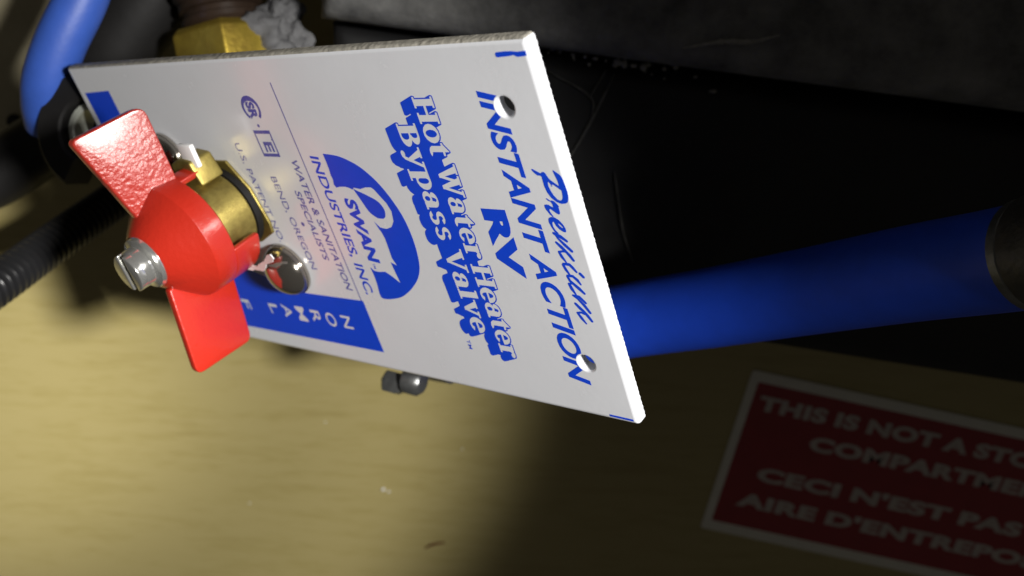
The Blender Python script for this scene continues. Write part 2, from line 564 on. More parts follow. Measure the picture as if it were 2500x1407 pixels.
XH = 0.74
GL = {
    'H': (0.90, [rc_(.08, 0, .28, 1), rc_(.62, 0, .82, 1), rc_(0, 0, .36, .075), rc_(0, .925, .36, 1), rc_(.54, 0, .90, .075), rc_(.54, .925, .90, 1), rc_(.28, .46, .62, .56)]),
    'W': (1.20, [[(.06, 1), (.28, 1), (.50, 0), (.38, 0)], [(.40, 0), (.48, 0), (.66, .80), (.57, .80)], [(.48, 1), (.70, 1), (.92, 0), (.80, 0)], [(.82, 0), (.90, 0), (1.13, 1), (1.04, 1)],
                 rc_(0, .925, .36, 1), rc_(.43, .925, .78, 1), rc_(.96, .925, 1.20, 1)]),
    'V': (0.86, [[(.06, 1), (.28, 1), (.54, 0), (.42, 0)], [(.44, 0), (.52, 0), (.78, 1), (.69, 1)], rc_(0, .925, .37, 1), rc_(.58, .925, .86, 1)]),
    'B': (0.76, [rc_(.08, 0, .29, 1), rc_(0, 0, .2, .075), rc_(0, .925, .2, 1), rc_(.26, .925, .38, 1), rc_(.26, .49, .42, .56), rc_(.26, 0, .40, .075)]
          + ring(.38, .765, .29, .235, .10, .165, -90, 90, 9) + ring(.40, .28, .34, .28, .13, .205, -90, 90, 9)),
    'o': (0.66, ring(.33, .37, .33, .385, .15, .30)),
    'e': (0.62, ring(.32, .37, .31, .385, .13, .31, 0, 318) + [rc_(.14, .345, .62, .425)]),
    'a': (0.66, [rc_(.36, .05, .56, .55), [(.40, 0), (.64, 0), (.64, .075), (.40, .10)]] + ring(.30, .52, .26, .235, .09, .17, 0, 165, 8) + [circle(.13, .53, .085, 10)]
          + ring(.26, .22, .25, .235, .10, .155, 0, 360, 12)),
    't': (0.46, [rc_(.10, .14, .29, .80), rc_(0, XH - .085, .43, XH), [(.0, XH - .05), (.29, XH - .05), (.29, .97)]] + ring(.32, .20, .22, .215, .03, .12, 180, 305, 7)),
    'r': (0.56, [rc_(.08, 0, .28, XH), rc_(0, 0, .37, .075), rc_(0, XH - .075, .2, XH)] + ring(.42, .46, .22, .29, .15, .17, 75, 180, 7) + [circle(.46, .64, .095, 10)]),
    'y': (0.72, [[(.05, XH), (.27, XH), (.47, 0), (.36, 0)], [(.60, XH), (.68, XH), (.38, -.22), (.28, -.22)], rc_(0, XH - .075, .34, XH), rc_(.48, XH - .075, .74, XH)] + [circle(.20, -.22, .10, 10), hull([(.20, -.32), (.20, -.24), (.36, -.22), (.30, -.30)])]),
    'p': (0.72, [rc_(.08, -.30, .28, XH), rc_(0, -.30, .38, -.225), rc_(0, XH - .075, .2, XH)] + ring(.38, .37, .31, .385, .12, .30, 0, 360, 14)),
    's': (0.54, ring(.265, .55, .225, .205, .085, .125, 20, 270, 9) + ring(.265, .205, .245, .225, .095, .135, 90, -160, 9)),
    'l': (0.36, [rc_(.08, 0, .28, 1), rc_(0, 0, .36, .075), rc_(0, .925, .2, 1)]),
    'v': (0.68, [[(.05, XH), (.27, XH), (.44, 0), (.33, 0)], [(.34, 0), (.42, 0), (.63, XH), (.55, XH)], rc_(0, XH - .075, .33, XH), rc_(.46, XH - .075, .70, XH)]),
}


def serif_line(body, x0, x1, y, cap, rot):
    gap, sp = 0.02, 0.26
    tot = sum(sp if ch == ' ' else GL[ch][0] + gap for ch in body) - gap
    sx = (x1 - x0) / tot
    c, s = math.cos(rot), math.sin(rot)
    out, pen = [], 0
    for ch in body:
        if ch == ' ':
            pen += sp
            continue
        wd, polys = GL[ch]
        for p in polys:
            q = []
            for gx, gy in p:
                u, v = (pen + gx) * sx, gy * cap
                q.append((x0 + u * c - v * s, y + u * s + v * c))
            out.append(q)
        pen += wd + gap
    return out


white = serif_line('Hot Water Heater', 10.1, 69.7, 119.75, 5.0, 0.0085) + serif_line('Bypass Valve', 15.5, 64.3, 113.1, 5.05, 0.020)
white = [hull([q for x, y in p for q in circle(x, y, 0.085, 6)]) for p in white]
SH = (1.2, -3.15)
back = []
for p in white:
    ex = []
    for x, y in p:
        ex += circle(x, y, 0.27, 6)
    back.append(hull(ex + [(x + SH[0], y + SH[1]) for x, y in ex]))
back.append([(12.0, 118.0), (69.6, 118.6), (69.2, 122.5), (11.2, 122.0)])
back.append([(17.5, 112.2), (64.2, 112.7), (64.4, 119.9), (17.0, 119.7)])
V, F = union2d(back, white)
flat('lettering', V, F, M_INK, plate, ZI, 'white serif words Hot Water Heater Bypass Valve cut out of a blue block shadow')
text('TM', 67.0, 69.5, 110.8, 1.0, bold=0.01, label='tiny blue trade mark letters')

# --- emblem of a white bird neck in a blue crescent
swan = [(22.38,87.84),(22.78,92.0),(23.85,95.33),(25.5,98.3),(28.43,101.36),(32.11,103.66),(36.45,105.31),(40.92,105.84),(45.24,105.55),(49.1,104.58),(52.2,102.64),(55.21,99.38),(57.71,95.5),(58.89,91.75),(59.23,88.73),(58.37,87.91),(55.24,88.41),(52.86,88.55),(50.8,88.42),(51.55,89.2),(51.71,90.75),(51.43,92.89),(52.34,94.44),(53.98,96.52),(51.16,96.19),(48.59,95.95),(49.31,97.64),(47.52,96.92),(44.8,97.05),(42.58,97.14),(40.89,96.8),(40.15,96.38),(38.34,95.72),(39.73,96.97),(39.96,98.79),(39.36,100.6),(37.89,101.93),(35.44,102.45),(33.54,101.86),(31.69,100.51),(30.41,99.63),(29.94,98.92),(30.02,97.16),(30.52,95.36),(30.26,93.47),(30.76,92.9),(30.39,91.91),(30.17,90.83),(30.24,89.19),(30.52,87.83),(29.78,87.42),(28.55,87.77),(27.5,87.65),(25.99,87.87),(24.06,87.92)]
tear = [(30.51,93.11),(31.02,94.33),(31.36,95.32),(32.16,97.24),(33.24,99.37),(34.97,100.42),(36.5,100.14),(37.35,99.28),(37.48,98.26),(37.26,97.02),(35.9,95.37),(33.38,94.3)]
def smooth_run(p, closed=False):
    q = spline([(x, y, 0) for x, y in (p + p[:1] if closed else p)], 4)
    return [(v.x, v.y) for v in (q[:-1] if closed else q)]
swan = smooth_run(swan[:20]) + swan[20:]
tear = smooth_run(tear, True)
V, F = union2d([swan, tear], [])
flat('emblem', V, F, M_INK, plate, ZI, 'blue crescent emblem with the white head and neck of a bird')
text('SWAN', 33.0, 49.3, 88.75, 3.7, bold=0.045, shear=0.1, label='bold blue capitals inside the bird emblem')
text('TM', 49.6, 51.0, 89.6, 0.7, bold=0.01, label='tiny blue trade mark letters')
text('INDUSTRIES, INC.', 23.0, 58.8, 83.15, 2.75, bold=0.018, shear=0.08, label='blue capitals on the line under the bird emblem')
flat('rule', [(6.1, 80.05), (61.0, 80.15), (61.0, 80.42), (6.1, 80.32)], [(0, 1, 2, 3)], M_INK2, plate, ZI, 'thin blue ruled line')
text('WATER & SANITATION', 24.2, 58.4, 76.0, 2.15, M_INK2, bold=0.014, shear=0.12, rot=0.017, label='blue capitals reading WATER & SANITATION')
text('SPECIALISTS', 32.0, 50.4, 72.75, 2.0, M_INK2, bold=0.014, shear=0.12, label='blue capitals reading SPECIALISTS')
flat('bullet', circle(40.9, 70.6, 0.55, 16), [tuple(range(16))], M_INK2, plate, ZI)
text('BEND, OREGON', 28.7, 53.6, 66.1, 2.0, M_INK2, bold=0.002, rot=0.02, label='thin blue capitals reading BEND, OREGON')
text('U.S. PATENT NO. 4,2', 20.4, 52.0, 57.95, 1.95, M_INK2, bold=0.0, rot=0.03, label='thin blue capitals reading U.S. PATENT NO.')
# round and square approval marks
pos = []
for k in range(22):
    a, b = R(38 + 284 * k / 22), R(38 + 284 * (k + 1) / 22)
    f_ = lambda t: 2.35 - 0.55 * max(0, -math.cos(t)) ** 2
    pos.append([(11.9 + 3.05 * math.cos(a), 69.95 + 3.05 * math.sin(a)), (11.9 + 3.05 * math.cos(b), 69.95 + 3.05 * math.sin(b)),
                (11.9 + f_(b) * math.cos(b), 69.95 + f_(b) * math.sin(b)), (11.9 + f_(a) * math.cos(a), 69.95 + f_(a) * math.sin(a))])
tv, tf = fit_text('SR', 10.3, 14.4, 68.55, 2.8, bold=0.05)
V, F = union2d(pos + [[tv[i] for i in f] for f in tf] + [circle(16.0, 69.9, 0.42, 10)])
flat('approval_mark', V, F, M_INK2, plate, ZI, 'round purple blue approval mark with letters SR')
tv, tf = fit_text('E', 19.9, 22.4, 68.9, 3.0, bold=0.03)
tv2, tf2 = fit_text("'", 19.2, 19.5, 71.0, 1.8, bold=0.0)
V, F = union2d([rc_(17.1, 67.2, 17.95, 73.0), rc_(22.75, 67.2, 23.55, 73.0), rc_(17.1, 67.2, 23.55, 67.6), rc_(17.1, 72.6, 23.55, 73.0)]
               + [[tv[i] for i in f] for f in tf] + [[tv2[i] for i in f] for f in tf2])
flat('approval_mark', V, F, M_INK2, plate, ZI, 'square purple blue approval mark with letter E')
# flow band with stacked capitals
band = [(60.9, 80.85), (75.9, 80.75), (76.9, 3.0), (7.0, 3.3), (6.6, 15.2), (52, 15.2), (54.5, 30), (56.3, 38), (61.4, 60)]
neg = []
for ch, yc, xa, xb in (('N', 69.5, 66.6, 70.4), ('O', 63.6, 66.5, 70.7), ('R', 58.0, 66.6, 70.3), ('M', 52.2, 66.3, 70.8), ('A', 46.6, 66.4, 70.6), ('L', 41.0, 67.0, 70.2), ('F', 29.0, 67.2, 70.3), ('L', 23.2, 67.2, 70.3), ('O', 17.4, 66.5, 70.7), ('W', 11.6, 66.0, 71.2)):
    tv, tf = fit_text(ch, xa, xb, yc, 3.5, bold=0.012)
    neg += [[tv[i] for i in f] for f in tf]
V, F = union2d([band], neg)
flat('flow_band', V, F, M_INK, plate, ZI, 'blue band with stacked white capitals NORMAL')
# cut marks at the two ends
flat('cut_mark', [(2.35, 143.0), (2.6, 142.75), (3.1, 142.75), (3.25, 143.1), (3.15, 145.5), (3.0, 146.6), (3.35, 147.3), (3.25, 149.3), (2.35, 149.3), (2.45, 147.5), (2.3, 146.5), (2.25, 145.0)], [tuple(range(12))], M_INK, plate, ZI)
flat('cut_mark', hull(circle(80.25, 144.9, 0.27, 10) + circle(80.3, 150.2, 0.27, 10)), [tuple(range(len(hull(circle(80.25, 144.9, 0.27, 10) + circle(80.3, 150.2, 0.27, 10)))))], M_INK, plate, ZI)
# plated bolts
for bx, by in ((54.1, 58.1), (24.8, 28.6)):
    mb = MB()
    prof = [(0.0002, 0.0069), (0.0010, 0.0070)] + [(0.0010 + 0.0048 * math.sin(R(a)), 0.0068 * math.cos(R(a))) for a in range(0, 91, 9)]
    mb.lathe(prof, 40)
    mb.build('bolt', M_DOME, plate, 40, Matrix.Translation((bx * .001, by * .001, 0)))

# ------------------------------------------------------------------ the valve in front of (and behind) the plate
SX, SY = 36.8, 47.4
VM = PM @ Matrix.Translation((SX * .001, SY * .001, 0))
valve = empty('ball_valve', VM)
tag(valve, 'brass ball valve with a red two winged handle and slotted chrome screw', 'valve')
mm = 0.001


def L(prof, seg=56): return MB().lathe([(h * mm, r * mm) for h, r in prof], seg)


hub = L([(13.6, 13.2), (13.3, 13.6), (13.3, 14.2), (13.7, 14.6), (18.4, 14.5), (19.0, 14.35), (19.4, 14.0), (23, 10.7), (26.6, 7.3), (27.0, 6.6), (27.0, 0.0)])
hub.lathe([(h * mm, r * mm) for h, r in [(13.6, 13.2), (19, 12.8), (19, 7.2), (27, 6.5)]], 56)
handle = hub.build('handle', M_RED, valve, 24)


def wing(corners, k, name, m):
    mb = MB()
    prof = []
    n = len(corners)
    for i, (p, r) in enumerate(corners):
        a, b = Vector(corners[i - 1][0]), Vector(corners[(i + 1) % n][0])
        p = Vector(p)
        if r == 0:
            prof.append(p)
            continue
        d1, d2 = (a - p).normalized() * r, (b - p).normalized() * r
        for t in (0, .25, .5, .75, 1):
            prof.append((p + d1) * (1 - t) ** 2 + p * 2 * t * (1 - t) + (p + d2) * t * t)
    n = len(prof)
    th = 1.15
    vv = []
    for y in (-th, th):
        for p in prof:
            vv.append((p.x * mm, (y - k * (p.y - 20)) * mm, p.y * mm))
    ff = [tuple(range(n)), tuple(range(2 * n - 1, n - 1, -1))] + [(i, (i + 1) % n, n + (i + 1) % n, n + i) for i in range(n)]
    mb.add(vv, ff)
    return mb.build(name, m, handle, 50, bevel=0.00045)


wing([((-6, 14.0), 0), ((-13.5, 13.1), 0), ((-31.9, 12.7), 2.6), ((-30.8, 28.8), 1.6), ((-7.0, 23.5), 0)], 0.37, 'wing', M_REDW)
wing([((6, 14), 0), ((13, 13.4), 0), ((16.5, 8.6), 0), ((32.6, 11.8), 2.2), ((29.5, 30.4), 2.2), ((8.0, 26.5), 0)], -0.18, 'wing', M_RED)


def tab(a0, a1, h0, h1, r0, r1, name, m, par):
    mb = MB()
    n = 10
    vv, ff = [], []
    for h in (h0, h1):
        for r in (r0, r1):
            for k in range(n + 1):
                a = R(a0 + (a1 - a0) * k / n)
                rr = r
                vv.append((rr * math.cos(a) * mm, rr * math.sin(a) * mm, h * mm))
    N = n + 1
    for k in range(n):
        ff += [(k, k + 1, N + k + 1, N + k), (2 * N + k, 3 * N + k, 3 * N + k + 1, 2 * N + k + 1),
               (k, 2 * N + k, 2 * N + k + 1, k + 1), (N + k, N + k + 1, 3 * N + k + 1, 3 * N + k)]
    ff += [(0, N, 3 * N, 2 * N), (n, 2 * N + n, 3 * N + n, N + n)]
    mb.add(vv, ff)
    return mb.build(name, m, par, 45, bevel=0.0004)


tab(14, 76, 6.2, 13.8, 13.1, 14.6, 'stop_tab', M_RED, handle)
tab(158, 176, 8.2, 13.8, 13.0, 14.6, 'stop_tab', M_RED, handle)
mb = MB()
tp = [(-14.0, 0.8), (-20.0, 1.2), (-19.8, 6.4), (-14.2, 6.2)]
mb.add([(x * mm, y * mm, h * mm) for h in (7.2, 8.4) for x, y in tp], [(0, 1, 2, 3), (7, 6, 5, 4)] + [(k, (k + 1) % 4, 4 + (k + 1) % 4, 4 + k) for k in range(4)])
tg = mb.build('indicator_tip', M_WHITE, handle, 40, bevel=0.0003)
tg['label'] = 'white tip on the shorter stop tab'

# chrome screw head, slotted
mb = L([(26.4, 6.3), (27.2, 6.5), (28.0, 6.2), (28.2, 5.2), (28.5, 4.8), (30.6, 4.7), (31.4, 4.3)], 40)
screw = mb.build('screw', M_CHROME, valve, 35)
mb = MB()
for s_ in (-1, 1):
    vv = []
    seg = 16
    for h in (29.4, 32.4):
        for k in range(seg + 1):
            a = -math.pi / 2 + math.pi * k / seg
            x, y = 4.6 * math.cos(a), 4.6 * math.sin(a)
            d = 0.95
            x = max(x, 0) + d if k not in (0, seg) else d
            rr = min(1, 4.65 / math.hypot(x, y))
            ang = R(90)
            xx, yy = s_ * x * rr, y * rr
            vv.append(((xx * math.cos(ang) - yy * math.sin(ang)) * mm, (xx * math.sin(ang) + yy * math.cos(ang)) * mm, h * mm))
    n = seg + 1
    mb.add(vv, [tuple(range(n)), tuple(range(2 * n - 1, n - 1, -1))] + [(k, (k + 1) % n, n + (k + 1) % n, n + k) for k in range(n)])
mb.build('slotted_head', M_CHROME, screw, 35, bevel=0.0003)

# brass bonnet in front of the plate, body behind it
bon = L([(2.6, 8.6), (2.7, 9.8), (3.2, 10.4), (9, 10.5), (13, 10.3), (20, 9.5), (20, 0)], 48)
bon.build('bonnet', M_BRASS, valve, 35)
L([(0.9, 9.6), (1.0, 10.5), (2.6, 10.5), (2.7, 9.0)], 40).build('gasket', M_BLACK, valve, 35)
def prism(name, pts, h0, h1, m, bev):
    mb = MB()
    n = len(pts)
    mb.add([(x * mm, y * mm, h * mm) for h in (h0, h1) for x, y in pts], [tuple(range(n)), tuple(range(2 * n - 1, n - 1, -1))] + [(k, (k + 1) % n, n + (k + 1) % n, n + k) for k in range(n)])
    return mb.build(name, m, valve, 30, bevel=bev)
prism('flange', [(-12, -6), (-12, 5), (-5, 9.8), (4, 11.6), (7, 11.2), (10, 5), (10, -5), (5, -10.5), (-5, -10.5)], 0.15, 0.95, M_BRASS, 0.0002)
prism('lug', [(-16.6, 0.4), (-16.0, 4.6), (-10.0, 6.2), (-9.0, -3.5), (-15.5, -3.0)], 2.9, 9.5, M_BRASS, 0.0006)
# strip of torn white paper under the handle
mb = MB()
cl = spline([(17.5, -7.1, 8), (15.0, -2.4, 8), (13.2, 2.9, 7.5), (13.1, 6.1, 7.2), (12.8, 10.5, 7.5), (10.3, 14.9, 8), (8.1, 19.1, 8.5)], 6)
vv, ff = [], []
for i, p in enumerate(cl):
    t = (cl[min(i + 1, len(cl) - 1)] - cl[max(i - 1, 0)]).normalized()
    side = t.cross(Vector((0, 0, 1))).normalized()
    wd = 0.75 + 0.25 * math.sin(i * 0.8) + 0.12 * math.sin(i * 2.1)
    for q in (side * wd + Vector((0, 0, .12)), side * wd - Vector((0, 0, .12)), -side * wd - Vector((0, 0, .12)), -side * wd + Vector((0, 0, .12))):
        vv.append((p + q) * mm)
n = len(cl)
for i in range(n - 1):
    for k in range(4):
        ff.append((i * 4 + k, i * 4 + (k + 1) % 4, i * 4 + 4 + (k + 1) % 4, i * 4 + 4 + k))
ff += [(3, 2, 1, 0), tuple((n - 1) * 4 + k for k in range(4))]
mb.add(vv, ff)
scrap = mb.build('torn_strip', M_WHITE, None, 50)
scrap.matrix_world = VM
tag(scrap, 'thin torn white strip curling between the red handle and the domed bolt', 'paper strip')
body = L([(-2.7, 8), (-4, 8.5), (-8, 9.5), (-20, 9.5), (-23, 8), (-24, 0)], 40)
body.build('body', M_BRASS, valve, 35)

# ------------------------------------------------------------------ hoses and pipes
HR = spline([[0.11211, 0.08019, 0.17281], [0.10494, 0.07169, 0.15785], [0.09415, 0.06371, 0.14457], [0.07803, 0.05125, 0.12485], [0.05951, 0.0405, 0.11002], [0.03494, 0.02819, 0.0941], [0.00632, 0.01556, 0.08509], [-0.01868, 0.01264, 0.07732], [-0.03929, 0.01753, 0.06609], [-0.05387, 0.02316, 0.05735]], 12)
hose = MB().tube(HR, 0.0101, 36).build('blue_hose', M_HOSE, None, 60)
tag(hose, 'thick blue hose running out to the right from behind the plate', 'hose')
i0 = min(range(len(HR)), key=lambda i: (HR[i] - Vector([-0.01868, 0.01264, 0.07732])).length)
clamp = empty('hose_clamp', Matrix.Identity(4))
tag(clamp, 'small steel worm drive hose clamp peeping out below the white plate', 'hose clamp')
MB().tube([HR[i] for i in (i0 - 4, i0 - 3, i0 - 2, i0 - 1, i0)], 0.0107, 36).build('band', M_STEEL, clamp, 50)
for nm, c_, r_ in (('screw_head', (-0.02647, 0.00822, 0.09479), 0.0034), ('housing', (-0.02043, 0.01003, 0.09685), 0.0040)):
    mb = MB()
    ax = (HR[i0] - HR[i0 - 4]).normalized()
    q = Vector((0.93, -0.05, 0.35)).normalized().to_track_quat('Z', 'Y').to_matrix().to_4x4()
    pr = [(-0.003, 0.0), (-0.003, r_ * .7), (-0.0022, r_), (0.0018, r_), (0.0030, r_ * .75), (0.0032, 0.0)]
    mb.lathe(pr, 6 if nm == 'screw_head' else 20, Matrix.Translation(c_) @ q)
    mb.build(nm, M_STEEL, clamp, 40)

COUP = [Vector(p) for p in [[0.10872, 0.07561, 0.16453], [0.11098, 0.07856, 0.16977], [0.11211, 0.08019, 0.17281]]]
d = (COUP[1] - COUP[0]).normalized()
coup = empty('hose_coupling', Matrix.Identity(4))
tag(coup, 'dark ribbed metal coupling clamped on the end of the long blue hose', 'coupling')
b0 = COUP[0] - d * 0.0012
MB().tube([b0, b0 + d * .0003, b0 + d * 0.0022, b0 + d * .0026], [0.0102, 0.0107, 0.0107, 0.0103], 40).build('crimp_ring', M_STEEL, coup, 40)
MB().tube([b0 + d * .0026, b0 + d * .003, b0 + d * 0.020, b0 + d * .030, b0 + d * 0.05], [0.0105, 0.0110, 0.0111, 0.0111, 0.0111], 40).build('sleeve', mat('dark_nickel', (0.10, 0.095, 0.085), 0.4, 0.6, var=0.4, vscale=200, bump=0.5, bscale=500), coup, 40)

HL = spline([[-0.10398, 0.12282, 0.0751], [-0.10815, 0.11077, 0.08024], [-0.11356, 0.10058, 0.08365], [-0.11827, 0.09099, 0.08461], [-0.12135, 0.08388, 0.08229], [-0.12353, 0.07739, 0.07858]], 12)
h2 = MB().tube(HL, 0.0066, 32).build('blue_hose', M_HOSE2, None, 60)
tag(h2, 'short pale blue hose bending down into a black collar at the upper left', 'hose')

LM = resample(spline([[-0.14977, 0.02686, 0.10619], [-0.14263, 0.03194, 0.08634], [-0.13779, 0.03601, 0.06599], [-0.13129, 0.04085, 0.04521], [-0.12408, 0.04555, 0.02874], [-0.11097, 0.05256, 0.01632]], 24), 0.0004)
prof = []
for i in range(len(LM)):
    ph = (i * 0.0004 / 0.0024) % 1.0
    tri = 0.5 - 0.5 * math.cos(2 * math.pi * ph)
    prof.append(0.0045 + 0.0017 * min(1, max(0, (tri - 0.2) / 0.5)))
loom = MB().tube(LM, prof, 30).build('corrugated_conduit', M_LOOM, None, 40)
tag(loom, 'black corrugated cable conduit passing under the red handle to the left edge', 'conduit')

BL = spline([[-0.18641,0.04456,0.04457],[-0.16786,0.05079,0.0407],[-0.15076,0.06075,0.03543],[-0.12986,0.07052,0.03536]], 10)
bl = MB().tube(BL, 0.0105, 28).build('black_hose', M_BLACK, None, 60)
tag(bl, 'smooth black hose entering from the left edge below the pale trim strip', 'hose')
BT = spline([[-0.09938,0.12415,0.03318],[-0.10723,0.10902,0.03768],[-0.11696,0.09587,0.04043],[-0.12529,0.08212,0.04117]], 10)
bt = MB().tube(BT, 0.0125, 28).build('black_hose', M_BLACK, None, 60)
tag(bt, 'wide black hose coming down from the top edge behind the plate', 'hose')

# black collar with a pale liner at the end of the left blue hose
cx_ = Vector([-0.17999, 0.24512, 0.95185]).normalized()
ux_ = (Vector((1, 0, 0)) - cx_ * cx_.x).normalized()
uy_ = cx_.cross(ux_)
cm = Matrix.Translation((-0.10462, 0.07753, 0.08899)) @ Matrix((ux_, uy_, cx_)).transposed().to_4x4()
collar = empty('pipe_collar', cm)
tag(collar, 'thick black rubber collar round the end of the pale blue hose', 'pipe collar')
mb = MB()
cp = []
for k in range(19):
    a = R(97 + 143 * k / 18)
    cp.append((0.0128 * math.cos(a), 0.0128 * math.sin(a), 0))
vv, ff = [], []
for k, p in enumerate(cp):
    a = math.atan2(p[1], p[0])
    for rr, z in ((0.0084, -0.006), (0.0084, 0.004), (0.0090, 0.0046), (0.0152, 0.0046), (0.0164, 0.0034), (0.0164, -0.006)):
        vv.append((rr * math.cos(a), rr * math.sin(a), z))
for k in range(18):
    for j in range(6):
        ff.append((k * 6 + j, k * 6 + (j + 1) % 6, k * 6 + 6 + (j + 1) % 6, k * 6 + 6 + j))
ff += [tuple(range(6)), tuple(18 * 6 + j for j in range(5, -1, -1))]
mb.add(vv, ff)
mb.build('ring', M_BLACK, collar, 35)
MB().lathe([(-0.006, 0.0062), (0.0015, 0.0062), (0.0019, 0.0066), (0.0019, 0.0078), (0.0012, 0.0081), (-0.006, 0.0081)], 32).build('liner', M_PALE, collar, 40)

# panel added over the far left wood for its shaded tone, with a pale lower edge and a screw
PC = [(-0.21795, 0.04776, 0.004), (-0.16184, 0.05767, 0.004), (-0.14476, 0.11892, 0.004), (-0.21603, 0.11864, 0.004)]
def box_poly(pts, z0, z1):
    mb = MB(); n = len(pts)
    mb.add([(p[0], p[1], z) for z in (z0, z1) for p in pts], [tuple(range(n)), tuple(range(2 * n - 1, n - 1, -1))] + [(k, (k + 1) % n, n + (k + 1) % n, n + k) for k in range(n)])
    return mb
corner_panel = box_poly(PC, 0.0003, 0.004).build('added_panel', mat('added_panel_brown', (0.50, 0.45, 0.30), 0.55, 0.1, color2=(0.36, 0.31, 0.20), vscale=40, bump=0.15, bscale=200), None, 30, bevel=0.0004)
tag(corner_panel, 'dull panel with a pale lower edge, added for the shaded tone of the upper left corner', 'added panel')
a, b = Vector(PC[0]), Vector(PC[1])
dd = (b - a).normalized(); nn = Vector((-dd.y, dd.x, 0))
box_poly([a - nn * .0021, b - nn * .0021, b - nn * .0003, a - nn * .0003], 0.0004, 0.0052).build('edge', M_PALE, corner_panel, 30, bevel=0.0004)
MB().lathe([(0.0, 0.0032), (0.0004, 0.0032), (0.0010, 0.0024), (0.0011, 0)], 18).build('screw', M_BLACK, corner_panel, 40, Matrix.Translation((-0.17838, 0.06025, 0.0041)))

# brass fitting with putty at the top
BR = [Vector(p) for p in [[-0.08239,0.11826,0.05048],[-0.07996,0.11043,0.05129],[-0.07907,0.10347,0.05077],[-0.07691,0.09526,0.05066],[-0.07498,0.08558,0.05008]]]
fit = empty('pipe_fitting', Matrix.Identity(4))
tag(fit, 'brass pipe fitting smeared with grey putty behind the top edge of the plate', 'pipe fitting')
ax = Vector((0.20, -0.92, 0.30)).normalized()
base = Vector((-0.0805, 0.0962, 0.0500))
q = Matrix.Translation(base) @ ax.to_track_quat('Z', 'Y').to_matrix().to_4x4()
mb = MB()
hx = [(0.0168 * math.cos(R(60 * k + 12)), 0.0168 * math.sin(R(60 * k + 12))) for k in range(6)]
hi = [(x * 0.88, y * 0.88) for x, y in hx]
ring_z = [(hx, 0.014), (hx, -0.0015), (hi, -0.0036)]
vv = [(x, y, z) for s_, z in ring_z for x, y in s_]
ff = [tuple(range(6)), tuple(range(17, 11, -1))] + [(r_ * 6 + k, r_ * 6 + (k + 1) % 6, r_ * 6 + 6 + (k + 1) % 6, r_ * 6 + 6 + k) for r_ in (0, 1) for k in range(6)]
mb.add([q @ Vector(p) for p in vv], ff)
mb.build('hex_nut', M_BRASSD, fit, 25, bevel=0.0006)
MB().lathe([(-0.0036, 0.0110), (-0.005, 0.0122), (-0.0065, 0.0122), (-0.0070, 0.0112), (-0.0085, 0.0112), (-0.0090, 0.0124), (-0.0108, 0.0124), (-0.0112, 0.0116)], 40, q).build('threaded_neck', M_PVC, fit, 40)
MB().lathe([(-0.0108, 0.0116), (-0.013, 0.0134), (-0.060, 0.0134)], 40, q).build('pipe', M_PVC, fit, 40)


def blob(name, parts, m, parent, amp=0.18, seed=0, res=3):
    bm = bmesh.new()
    for (c_, r_) in parts:
        t = bmesh.ops.create_icosphere(bm, subdivisions=res, radius=1.0)
        for v in t['verts']:
            k = 1 + amp * noise.noise(v.co * 1.7 + Vector((seed, seed * 2.1, c_[0] * 900))) + amp * .5 * noise.noise(v.co * 4.1 + Vector((seed, 3, 1)))
            v.co = Vector((v.co.x * r_[0] * k, v.co.y * r_[1] * k, v.co.z * r_[2] * k)) + Vector(c_)
    me = bpy.data.meshes.new(name)
    bm.to_mesh(me)
    bm.free()
    return link(name, me, m, parent, 60)


blob('putty', [((-0.0690, 0.0965, 0.0530), (0.0098, 0.0085, 0.0075)), ((-0.0600, 0.0950, 0.0515), (0.0052, 0.0066, 0.0050)), ((-0.0640, 0.1030, 0.0500), (0.0060, 0.0060, 0.0050)), ((-0.0790, 0.0905, 0.0560), (0.0085, 0.0035, 0.0050))], M_TAPE, fit, 0.5, 4, 4)

# ------------------------------------------------------------------ black heater jacket and its foam cover
def slab(name, pts, z0, z1, m, amp, res, seed, label, cat, rad=0.006):
    """block whose top is a slightly lumpy sheet with rounded rims; pts = 4 corners (a, b, c, d) counter clockwise"""
    a, b, c_, d_ = [Vector(p) for p in pts]
    nu, nv = res
    mb = MB()
    def P(u, v):
        return (a * (1 - u) + b * u) * (1 - v) + (d_ * (1 - u) + c_ * u) * v
    W_, H_ = (b - a).length, (d_ - a).length
    vv = []
    for j in range(nv + 1):
        for i in range(nu + 1):
            u, v = i / nu, j / nv
            p = P(u, v)
            e_ = min(u * W_, (1 - u) * W_, v * H_, (1 - v) * H_)
            z = z1
            if e_ < rad:
                z -= rad - math.sqrt(max(0, rad * rad - (rad - e_) ** 2))
            nz = noise.noise(Vector((p.x * 30, p.y * 30, seed))) * amp + noise.noise(Vector((p.x * 120, p.y * 120, seed + 9))) * amp * .35
            vv.append((p.x, p.y, z + nz * min(1, e_ / 0.004)))
    ff = [(j * (nu + 1) + i, j * (nu + 1) + i + 1, (j + 1) * (nu + 1) + i + 1, (j + 1) * (nu + 1) + i) for j in range(nv) for i in range(nu)]
    rim = [i for i in range(nu + 1)] + [j * (nu + 1) + nu for j in range(1, nv + 1)] + [nv * (nu + 1) + i for i in range(nu - 1, -1, -1)] + [j * (nu + 1) for j in range(nv - 1, 0, -1)]
    n0 = len(vv)
    vv += [(vv[i][0], vv[i][1], z0) for i in rim]
    n = len(rim)
    ff += [(rim[k], rim[(k + 1) % n], n0 + (k + 1) % n, n0 + k) for k in range(n)]
    mb.add(vv, ff)
    o = mb.build(name, m, None, 60)
    return tag(o, label, cat)


